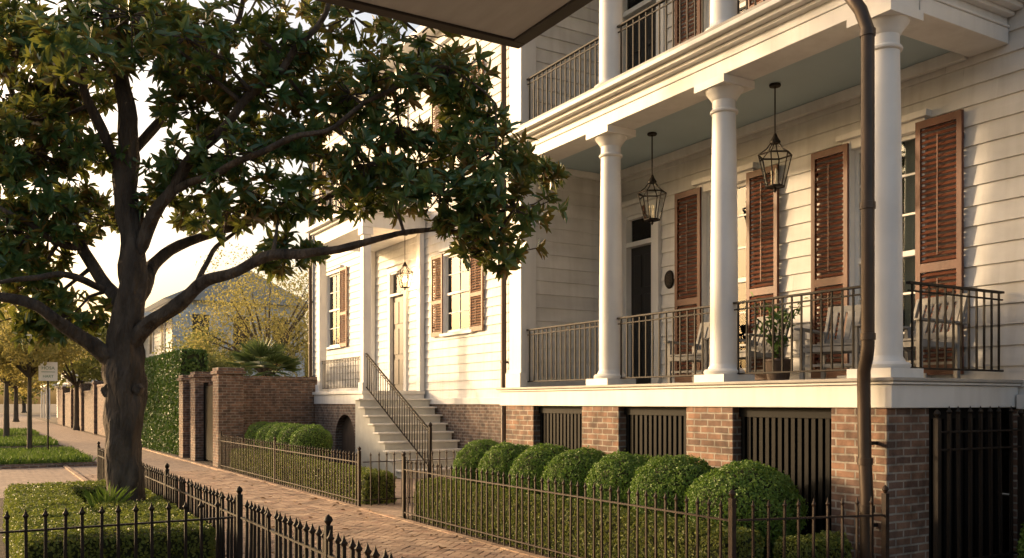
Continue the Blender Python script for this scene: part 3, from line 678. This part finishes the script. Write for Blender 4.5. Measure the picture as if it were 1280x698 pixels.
hedge('low_hedge','low hedge behind the iron fence in the stoop garden',[(5.3,5.85,13.4,22.2,.02,.5)],22000,.045,M['low'])
hedge('tree_hedge','squared hedge ringing the foot of the magnolia',[(.30,1.72,7.62,8.9,.04,.62),(1.0,1.72,8.87,9.9,.04,.62),(1.62,1.75,9.87,11.6,.04,.62),(.30,.98,8.87,12.0,.04,.62),(.32,1.7,11.97,12.7,.04,.62)],60000,.031,M['low'])
hedge('ivy_hedge','tall ivy covered wall between the brick piers down the street',[(5.35,6.1,28.4,36,0,3.25)],13000,.13,M['ivy'])
def boxball(label,loc,r,n=9000,seed=0,name='round_boxwood',group='clipped round boxwoods before the porch'):
    o=thing(name,label,'shrub',loc,group)
    d=norm(rng.normal(0,1,(n,3))); rad=np.array([1+.11*noise.noise(Vector(a)*1.9+Vector((seed,0,0)))+.06*noise.noise(Vector(a)*6+Vector((0,seed,0))) for a in d])
    p=d*rad[:,None]*np.array([r*1.03,r*1.03,r*.88])*(1+rng.normal(0,.026,(n,1))); p+=np.array(loc)
    rnd_leaves('foliage',p,d,.029,M['box'],o)
    c=MB(); c.lathe([(r*.88*math.sin(PI*i/10)+.001,loc[2]-r*.77*math.cos(PI*i/10)) for i in range(11)],loc[0],loc[1],20); c.build('shaded_core',M['core'],o,smooth=True)
    return o
bb=[(6.0,.50),(6.88,.45),(7.7,.43),(8.57,.43),(9.33,.42),(10.16,.42),(10.88,.42)]
nm=['nearest','second','third','fourth','fifth','sixth','seventh and farthest']
pr=[boxball('a',(6.1,bb[0][0],.64),.50,16000,0),boxball('b',(6.1,bb[1][0],.69),.46,14000,5),boxball('c',(6.1,bb[2][0],.70),.44,12500,9)]
for i,(y,r) in enumerate(bb):
    if i<3: q=pr[i]
    else: q=dup(pr[1+i%2],(6.1,y,.72),i*1.3); q.scale=(.93,.96,.97)
    q['label']='clipped round boxwood before the porch, '+nm[i]+' of the row'+(' from the downspout')
sb=boxball('first',(6.25,18.9,.76),.44,9000,3,'round_shrub','round shrubs in the stoop garden')
on=['nearest','second','third','fourth','farthest']
sb['label']='round shrub in the stoop garden, nearest of five by the arched cellar door'
for i in range(1,5):
    q=dup(sb,(6.25-.02*i,18.9+i*.85,.76),i*2.1,'round shrub in the stoop garden, '+on[i]+' of five by the arched cellar door')
boxball('leafy shrub at the foot of the iron gate at the right edge',(7.85,3.95,.40),.40,6000,4,'gate_shrub','gate shrub')

# ------------------------------------------------------------ magnolia
T=thing('magnolia_tree','large spreading magnolia with glossy dark leaves over the walk','tree',(1.38,10.5,0))
limbs=[]
def limb(pts,n=10,k=.68,wv=.09):
    w_=[P(a,b,c) for a,b,c,_ in pts]; rr=[p[3]*k for p in pts]
    W=[];Rr=[]
    for i in range(len(w_)-1):
        p0=w_[max(i-1,0)];p1=w_[i];p2=w_[i+1];p3=w_[min(i+2,len(w_)-1)]
        for k_ in range(6):
            t=k_/6; q=.5*((2*p1)+(p2-p0)*t+(2*p0-5*p1+4*p2-p3)*t*t+(3*p1-p0-3*p2+p3)*t**3)
            q+=Vector((noise.noise(q*1.9),noise.noise(q*1.9+Vector((9,0,0))),noise.noise(q*1.9+Vector((0,9,0)))))*wv
            W.append(q);Rr.append((rr[i]+(rr[i+1]-rr[i])*t)*(1+.12*noise.noise(q*5)))
    W.append(w_[-1]);Rr.append(rr[-1]); limbs.append((W,Rr,n))
d0=9.72
limb([(156,715,d0,.31),(156,690,d0,.27),(157,650,d0,.245),(156,590,d0,.235),(155,530,d0,.235),(154,480,d0,.25),(156,440,d0,.25),(160,400,d0,.21),(166,330,d0,.175),(158,240,9.8,.155),(160,150,9.8,.13),(150,60,9.9,.10),(165,-60,9.9,.075),(150,-200,9.8,.045),(160,-330,9.8,.02)],28,.78,.04)
limb([(160,440,d0,.17),(195,398,9.6,.12),(240,365,9.5,.10),(290,337,9.4,.088),(340,318,9.3,.078),(400,312,9.2,.066),(450,306,9.2,.055),(505,296,9.2,.042),(560,290,9.3,.03),(615,315,9.3,.015)])
limb([(165,380,d0,.14),(205,325,10.1,.1),(260,290,10.4,.08),(330,275,10.5,.07),(400,255,10.4,.055),(480,215,10.2,.042),(560,225,10,.03),(635,205,9.9,.015)])
limb([(150,455,d0,.16),(110,425,9.5,.115),(60,392,9.2,.09),(0,376,9,.075),(-90,345,8.8,.05),(-180,330,8.7,.03)])
limb([(158,400,d0,.14),(120,340,9.9,.1),(75,265,10.2,.08),(35,180,10.4,.06),(0,90,10.5,.045),(-60,0,10.5,.02)])
limb([(162,320,d0,.12),(212,245,9.5,.095),(262,175,9.3,.075),(330,105,9.1,.06),(395,35,9,.045),(450,-70,9,.02)])
limb([(158,225,9.8,.09),(112,130,9.5,.075),(95,40,9.3,.06),(60,-70,9.2,.03)])
limb([(160,190,9.8,.085),(228,125,10.3,.065),(290,40,10.8,.05),(340,-60,11,.03)])
limb([(215,242,9.5,.06),(300,205,9,.05),(390,165,8.8,.04),(480,125,8.8,.032),(560,85,8.9,.024),(620,130,9,.012)])
limb([(128,360,9.85,.06),(80,345,9.3,.05),(30,352,9,.04),(-30,360,8.8,.02)])
limb([(240,365,9.5,.05),(260,320,9.9,.04),(290,295,10.2,.03),(330,250,10.4,.02)])
limb([(100,310,9.95,.06),(60,300,9.6,.045),(20,270,9.4,.035),(-40,235,9.3,.02)])
tk=MB()
for i,(W,Rr,n) in enumerate(limbs):
    tk.tube(W,Rr,n,wob=.35 if i==0 else .2)
for (px,py,r) in ((134,489,.055),(172,487,.045)):
    q=P(px,py,9.62); tk.tube([q+Vector((.04,.12,0)),q+Vector((.01,.04,0)),q-Vector((.01,.02,0)),q-Vector((.015,.035,0)),q-Vector((0,.0,0))],[r*1.6,r*1.35,r*1.1,r*.75,r*.4],14,wob=.3)
nodes=[(q,r) for W,Rr,n in limbs[1:] for q,r in zip(W,Rr)]+[(q,r) for q,r in zip(limbs[0][0],limbs[0][1]) if q.z>3.6]
blobs=[(50,30),(60,110),(40,190),(20,260),(95,185),(105,60),(215,50),(240,140),(300,30),(325,115),(290,195),(205,235),(380,185),(440,120),(500,160),(455,205),(520,205),(550,245),(590,280),(622,312),(590,160),(560,95),(620,190),(662,212),(642,262),(490,235),(415,240),(350,250),(285,262),(60,300),(440,20),(525,45),(575,115),(380,95),(500,95),(105,270),(0,330),(0,120),(230,85),(90,395),(330,170),(605,240),(40,345),(360,320),(250,200),(10,40),(405,140),
 (0,200),(10,290),(70,60),(30,150),(100,120),(60,240),(180,15),(30,395),(350,60),(130,20),(260,100),(-5,60)]
RP=[];RA=[];TW=[]; TC=P(200,150,9.8)
def addblob(c,r,nr):
    nd=min(nodes,key=lambda a:(a[0]-c).length); m_=nd[0].lerp(c,.5)+Vector((0,0,.08*random.uniform(-1,1)))
    TW.append(([nd[0],m_,c],[min(nd[1]*.6,.026),.016,.010],6))
    for _ in range(nr):
        v=Vector((random.gauss(0,1),random.gauss(0,1),random.gauss(0,1))).normalized()*r*random.uniform(.3,1)**.6
        v.x*=1.1;v.y*=1.1;v.z*=.60; p=c+v
        ax=(v.normalized()*.7+(p-TC).normalized()*.25+Vector((random.gauss(0,.35),random.gauss(0,.35)-.15,.55+random.gauss(0,.3)))).normalized()
        RP.append(p);RA.append(ax)
        if random.random()<.6: TW.append(([c+v*.15,c+v*.6-Vector((0,0,.03)),p],[.009,.007,.005],4))
for (px,py) in blobs:
    dd=d0+random.uniform(-.6,.5)
    if px>420: dd=9.3+random.uniform(-.5,.5)
    addblob(P(px,py,dd),random.uniform(.38,.52),25 if px>420 else 29)
    if px<420 and random.random()<.4 and py<280: addblob(P(px+random.uniform(-40,40),py+random.uniform(-30,20),dd+random.choice((-1.5,1.3,2.1))),random.uniform(.4,.5),18)
for i in range(22):
    a=random.uniform(0,2*PI); r=random.uniform(.5,3.4); addblob(Vector((1.6+r*math.cos(a),10.4+r*math.sin(a),random.uniform(6.9,8.8)-r*.2)),random.uniform(.5,.7),18)
for i in range(9):
    addblob(P(random.uniform(-260,-50),random.uniform(-40,300),random.uniform(8.8,11)),.5,20)
for a,b,c in TW: tk.tube(a,b,c)
tk.build('trunk',M['bark'],T,smooth=True)
RP=np.array([tuple(p) for p in RP]);RA=norm(np.array([tuple(p) for p in RA])); k_=len(RP); nl=11
rx=norm(np.cross(RA,rng.normal(0,1,(k_,3)))); ry=np.cross(RA,rx)
LP=[];LV=[];LN=[];LL=[]
for j in range(nl):
    az=2*PI*j*.382+rng.uniform(-.35,.35,k_); ti=np.radians(rng.uniform(40,105,k_) if j%3 else rng.uniform(20,60,k_))
    rad=rx*np.cos(az)[:,None]+ry*np.sin(az)[:,None]; v=RA*np.cos(ti)[:,None]+rad*np.sin(ti)[:,None]; v[:,2]-=.12
    LP.append(RP-RA*rng.uniform(0,.07,(k_,1))); LV.append(v); LN.append(RA*np.sin(ti)[:,None]-rad*np.cos(ti)[:,None]); LL.append(rng.uniform(.11,.19,k_))
LL=np.concatenate(LL)
leaves('crown',np.vstack(LP),np.vstack(LV),np.vstack(LN),LL,LL*.36,M['mag'],T,fold=.1)
o=thing('strap_leaf_plant','small spiky strap leaved plant at the foot of the magnolia','plant',(1.05,9.95,.05))
n_=60; az=rng.uniform(0,2*PI,n_); V=np.stack([np.cos(az)*.6,np.sin(az)*.6,rng.uniform(.6,1.3,n_)],1)
leaves('blade_cluster',np.tile([[1.15,9.95,.50]],(n_,1))+rng.normal(0,.04,(n_,3)),V,np.stack([-np.cos(az),-np.sin(az),np.full(n_,.6)],1),rng.uniform(.24,.38,n_),.02,M['grass'],o)
MB().tube([(1.15,9.95,.04),(1.15,9.95,.52)],[.05,.03],8).build('stem',M['bark2'],o)

# ------------------------------------------------------------ other trees
def tree(label,loc,th,cr,ch,n,size,mat,nb=14,r0=.14,name='street_tree',lean=0,group=None):
    o=thing(name,label,'tree',loc,group); L=Vector(loc); s=MB()
    top=L+Vector((lean,0,th)); s.tube([L-Vector((0,0,.1)),L+Vector((0,0,.3)),L.lerp(top,.6),top],[r0*1.5,r0,r0*.85,r0*.7],10,wob=.15)
    PP=[];c0=top+Vector((0,0,ch*.45))
    for i in range(nb):
        v=Vector((random.gauss(0,1),random.gauss(0,1),random.gauss(0,.9))).normalized()*random.uniform(.45,.95)
        c=c0+Vector((v.x*cr,v.y*cr,v.z*ch*.5)); m_=top.lerp(c,.5)+Vector((0,0,.2)); s.tube([top-Vector((0,0,.2)),m_,c],[r0*.5,r0*.3,r0*.1],6)
        q=norm(rng.normal(0,1,(n//nb,3)))*rng.uniform(.2,1,(n//nb,1))**.5*cr*random.uniform(.33,.5); q[:,2]*=.7; PP.append(q+np.array(c))
    s.build('trunk',M['bark2'],o,smooth=True); PP=np.vstack(PP)
    rnd_leaves('crown',PP,norm(PP-np.array(c0)+np.array([0,0,.5])),size,mat,o,1.2,.6); return o
a=P(37,503,27); tree('young golden street tree beside the white sign',(a.x,a.y,.08),2.5,1.9,2.3,7000,.11,M['gold'],r0=.075)
a=P(8,503,37); tree('golden street tree on the verge second along the street',(a.x,a.y,0),2.6,2.6,3.6,6500,.15,M['gold'],r0=.12)
a=P(60,503,52); tree('yellow green tree leaning over the far brick walls',(a.x+1.5,a.y,0),2.8,3.4,4.0,6500,.2,M['green'],r0=.16)
a=P(20,503,75); tree('distant golden tree at the left end of the street',(a.x,a.y,0),3,4.5,5.5,5000,.3,M['gold'],r0=.2)
a=P(110,503,62); tree('green tree behind the far brick walls left of the pale house',(a.x+1,a.y,0),3,3.5,4.2,5500,.22,M['green'],r0=.18)
a=P(335,503,39); tree('golden bare branched tree behind the brick garden wall',(a.x,a.y,0),2.9,3.3,5.4,11000,.10,M['gold'],30,r0=.16,name='garden_tree')
a=P(275,503,42); tree('golden green tree behind the brick gate piers',(a.x,a.y,0),2.4,2.4,2.8,6500,.12,M['green'],18,r0=.15,name='garden_tree')
a=P(235,503,35); tree('small green tree just behind the ivy covered wall',(a.x+.6,a.y,0),2.4,1.3,1.3,3500,.11,M['green'],12,r0=.08,name='garden_tree')
for i,(px,d,x0,r0_) in enumerate(((-60,120,0,7),(30,140,0,8),(110,150,4,8),(190,120,4,7),(300,110,6,7),(400,100,8,8))):
    a=P(px,503,d); tree(['broad hazy tree left of the street end','broad hazy tree closing the street end','hazy tree right of the street end','hazy tree behind the pale grey house','hazy tree behind the garden trees','hazy tree behind the neighbour house corner'][i],(a.x+x0,a.y,0),3,r0_,7,3500,.5,M['green'] if i%2 else M['gold'],12,r0=.3,name='distant_tree')
a=P(328,503,28.5); o=thing('palm_tree','small fan of palm fronds above the brick garden wall','palm',(a.x,a.y,0))
MB().tube([(a.x,a.y,0),(a.x,a.y,1.2),(a.x+.05,a.y,2.4)],[.16,.13,.12],12,wob=.2).build('trunk',M['bark2'],o,smooth=True)
PP=[];VV=[];NN=[]
for i in range(30):
    az=2*PI*i/30*3.1; el=random.uniform(-.1,1.4); dv=Vector((math.cos(az)*math.cos(el),math.sin(az)*math.cos(el),math.sin(el))); base=Vector((a.x+.05,a.y,2.5)); e=base+dv*.65
    sd=dv.cross(Vector((0,0,1))).normalized(); up=sd.cross(dv)
    for k2 in range(13):
        an=(k2-6)*.2; v=dv*math.cos(an)+sd*math.sin(an); PP.append(tuple(e)); VV.append(tuple(v-Vector((0,0,.15)))); NN.append(tuple(up))
leaves('fronds',PP,VV,NN,.66,.05,M['palm'],o)

# ------------------------------------------------------------ garden walls, gate
def pier(label,x,y,w_,h):
    o=thing('brick_gate_pier',label,'pier',(x,y,0)); MB().box(x-w_/2,x+w_/2,y-w_/2,y+w_/2,0,h-.16).build('shaft',M['brick3'],o,bevel=.01)
    c=MB(); c.box(x-w_/2-.05,x+w_/2+.05,y-w_/2-.05,y+w_/2+.05,h-.16,h-.08); c.box(x-w_/2-.01,x+w_/2+.01,y-w_/2-.01,y+w_/2+.01,h-.08,h); c.build('cap',M['brick3'],o,bevel=.01); return o
pier('brick gate pier with a stepped cap beside the low stoop garden fence',5.5,23.2,.62,2.52)
pier('brick gate pier on the far side of the dark garden gate',5.5,26.0,.6,2.5)
pier('slim brick pier at the near end of the ivy covered wall',5.5,27.7,.6,2.45)
def gwall(label,x0,x1,y0,y1,h,mat=None):
    o=thing('garden_wall',label,'wall',(x0,y0,0)); MB().box(x0,x1,y0,y1,0,h-.1).build('brickwork',mat or M['brick3'],o)
    MB().box(x0-.03,x1+.03,y0-.03,y1+.03,h-.1,h).build('coping',mat or M['brick3'],o,bevel=.01)
gwall('brick garden wall running from the gate pier back to the stoop',5.86,8.3,24.1,24.4,2.35)
gwall('brick wall between the two farther gate piers',5.38,5.62,26.34,27.36,2.3)
gwall('short brick wall joining the nearest gate pier to the garden wall',5.38,5.8,23.56,24.35,2.3)
o=thing('garden_gate','dark solid garden gate between brick piers','gate',(5.5,24.4,0))
s=MB(); s.box(5.46,5.5,24.42,25.66,.06,2.1)
for i in range(11): s.box(5.44,5.46,24.44+i*.11,24.53+i*.11,.08,2.05)
s.build('panel',M['slat'],o)
for yy in (24.40,25.64):
    MB().box(5.42,5.54,yy-.03,yy+.03,0,2.2).build('post',M['slat'],o)
far=['first','second','third','fourth','fifth','sixth']
for i in range(6):
    y=38+i*6.5; gwall('weathered far street wall section, '+far[i]+' beyond the ivy',5.35,5.65,y,y+5.9,2.3+.25*(i%2),M['brick3'] if i%2 else M['brick2'])
    pier('far street pier, '+far[i]+' beyond the ivy',5.45,y-.3,.5,2.75)

def farhouse(label,x0,x1,y0,y1,h,rh_,mat):
    o=thing('distant_house',label,'house',(x0,y0,0)); s=MB(); lap(s,(x0,y0),(x0,y1),(-1,0),0,h,(),.25,.03); lap(s,(x0,y0),(x1,y0),(0,-1),0,h,(),.25,.03); s.box(x0+.1,x1,y1-.1,y1,0,h); s.box(x1-.1,x1,y0+.1,y1-.1,0,h); s.build('wall',mat,o)
    r=MB(); xm=(x0+x1)/2; r.add([(x0-.5,y0-.4,h),(x1+.5,y0-.4,h),(xm,y0-.4,h+rh_),(x0-.5,y1+.4,h),(x1+.5,y1+.4,h),(xm,y1+.4,h+rh_)],[(0,1,2),(3,5,4),(0,2,5,3),(1,4,5,2),(0,3,4,1)]); r.build('roof',M['roof2'],o)
    for zz in (1.2,4.4):
        if zz+1.8>h: continue
        for t in (.2,.5,.8):
            xx=x0+(x1-x0)*t; w_=MB(); w_.box(xx-.55,xx+.55,y0-.09,y0-.035,zz-.1,zz+1.9); wo=w_.build('window',M['trim'],o); MB().box(xx-.42,xx+.42,y0-.10,y0-.092,zz,zz+1.8).build('pane',M['black'],wo)
            yy=y0+(y1-y0)*t; w_=MB(); w_.box(x0-.09,x0-.035,yy-.55,yy+.55,zz-.1,zz+1.9); wo=w_.build('window',M['trim'],o); MB().box(x0-.10,x0-.092,yy-.42,yy+.42,zz,zz+1.8).build('pane',M['black'],wo)
    b=MB()
    b.box(x0-1.6,x0-.05,y0,y1,3.2,3.4); b.box(x0-1.6,x0-.05,y0,y1,6.0,6.2)
    for t in (0,.33,.66,1):
        yy=y0+.1+(y1-y0-.3)*t; b.box(x0-1.55,x0-1.4,yy,yy+.15,0,3.2); b.box(x0-1.55,x0-1.4,yy,yy+.15,3.4,6.0)
    b.build('gallery',M['trim'],o)
farhouse('pale grey two storey house beyond the ivy covered wall',8.6,15.5,48,60,6.9,1.9,M['greysiding'])
farhouse('distant cream house farther down the street',8.5,15,76,88,6.4,2.2,M['white'])
farhouse('distant low grey house near the street end',7.5,14,96,108,5.4,2.0,M['greysiding'])

for i,(y0,y1) in enumerate(((25.5,31.5),(36,43),(48,56))):
    struct(MB().box(.3,2.6,y0,y1,-.01,.06),'verge_bed',M['soil'])
    e=MB(); 
    for (a,b,c,d) in ((.2,.3,y0-.1,y1+.1),(2.6,2.7,y0-.1,y1+.1),(.3,2.6,y0-.1,y0),(.3,2.6,y1,y1+.1)): e.box(a,b,c,d,0,.10)
    struct(e,'verge_edging',M['brick2'])
n_=16000; yy=np.concatenate([rng.uniform(25.5,31.5,8000),rng.uniform(36,43,5000),rng.uniform(48,56,3000)]); pts=np.stack([rng.uniform(.32,2.58,n_),yy,np.full(n_,.06)],1)
g_=leaves('grass',pts,rng.normal(0,.4,(n_,3))+np.array([0,0,1]),rng.normal(0,1,(n_,3)),rng.uniform(.12,.26,n_),.03,M['grass'],None); setp(g_,'green ground cover growing in the street verge beds','grass',None,'stuff')

a=P(60,465,26.5); sx,sy=a.x,a.y
o=thing('street_sign','small white street sign on a thin grey post by the verge','sign',(sx,sy,0))
MB().tube([(sx,sy,0),(sx,sy,2.95)],.025,8).build('post',M['iron'],o)
pn=MB().box(sx-.25,sx+.25,sy-.05,sy-.03,2.28,2.84).build('panel',M['sign'],o,bevel=.004)
def text(body,x,y,z,size,mat,parent):
    cu=bpy.data.curves.new('t','FONT'); cu.body=body; cu.size=size; cu.align_x='CENTER'; cu.extrude=.002
    ob=bpy.data.objects.new('t',cu); col.objects.link(ob); bpy.context.view_layer.update()
    me=bpy.data.meshes.new_from_object(ob.evaluated_get(bpy.context.evaluated_depsgraph_get())); bpy.data.objects.remove(ob)
    me.materials.clear(); me.materials.append(mat)
    q=bpy.data.objects.new('lettering',me); col.objects.link(q); q.parent=parent; q.location=Vector((x,y,z))-wl(parent); q.rotation_euler=(PI/2,0,0)
text('HOSA',sx,sy-.054,2.62,.13,M['ink'],pn); text('HART',sx,sy-.054,2.38,.11,M['ink'],pn)
MB().box(sx-.18,sx+.18,sy-.055,sy-.0515,2.54,2.555).build('dividing_line',M['ink'],pn)

# ------------------------------------------------------------ canopy over the viewer
o=thing('canopy','dark edged canopy with grey beige soffit overhanging at the top of the picture','canopy',(0,0,3.85))
cx,cy,cz=2.9,4.75,3.85
s=MB(); s.box(-3,cx,cy-.09,cy,cz,cz+.3); s.box(cx-.09,cx,-3,cy-.09,cz,cz+.3); s.build('fascia',M['dark'],o,bevel=.005)
MB().box(-3,cx-.09,-3,cy-.09,cz+.015,cz+.03).build('soffit',M['soffit'],o)
MB().box(-3.1,cx+.05,-3.1,cy+.05,cz+.3,cz+.36).build('roof',M['roof'],o)
for (x,y) in ((2.75,-2.7),(-2.8,-2.7),(-2.8,4.5)): MB().box(x-.08,x+.08,y-.08,y+.08,0,cz+.05).build('post',M['dark'],o)

# ------------------------------------------------------------ light, world, camera
AZ=math.radians(-36); EL=math.radians(13)
sd=Vector((math.sin(AZ)*math.cos(EL),math.cos(AZ)*math.cos(EL),math.sin(EL)))
sl=bpy.data.lights.new('sun','SUN'); sl.energy=4.3; sl.angle=math.radians(2.5); sl.color=(1,.70,.40)
so=bpy.data.objects.new('sun',sl); so.rotation_euler=sd.to_track_quat('Z','Y').to_euler(); so.location=(-20,20,20); col.objects.link(so)
w=bpy.data.worlds.new('World'); scene.world=w; w.use_nodes=True; t=w.node_tree
sk=t.nodes.new('ShaderNodeTexSky'); sk.sky_type='NISHITA'; sk.sun_disc=False; sk.sun_elevation=EL; sk.sun_rotation=AZ%(2*PI); sk.air_density=1.0; sk.dust_density=6; sk.ozone_density=.6
tm=t.nodes.new('ShaderNodeMixRGB'); tm.blend_type='MULTIPLY'; tm.inputs['Fac'].default_value=1; tm.inputs['Color2'].default_value=(1.06,.97,.90,1)
t.links.new(sk.outputs[0],tm.inputs['Color1']); t.links.new(tm.outputs[0],t.nodes['Background'].inputs['Color']); t.nodes['Background'].inputs['Strength'].default_value=.36
cd=bpy.data.cameras.new('camera'); cam=bpy.data.objects.new('camera',cd); col.objects.link(cam); scene.camera=cam
cam.location=(0,0,EYE); cam.rotation_euler=(PI/2,0,-TH); cd.lens=36*FOC/1280; cd.sensor_width=36; cd.shift_y=(503-349)/1280; cd.clip_end=2000; cd.clip_start=.05
scene.view_settings.view_transform='Standard'; scene.view_settings.look='None'; scene.view_settings.exposure=0
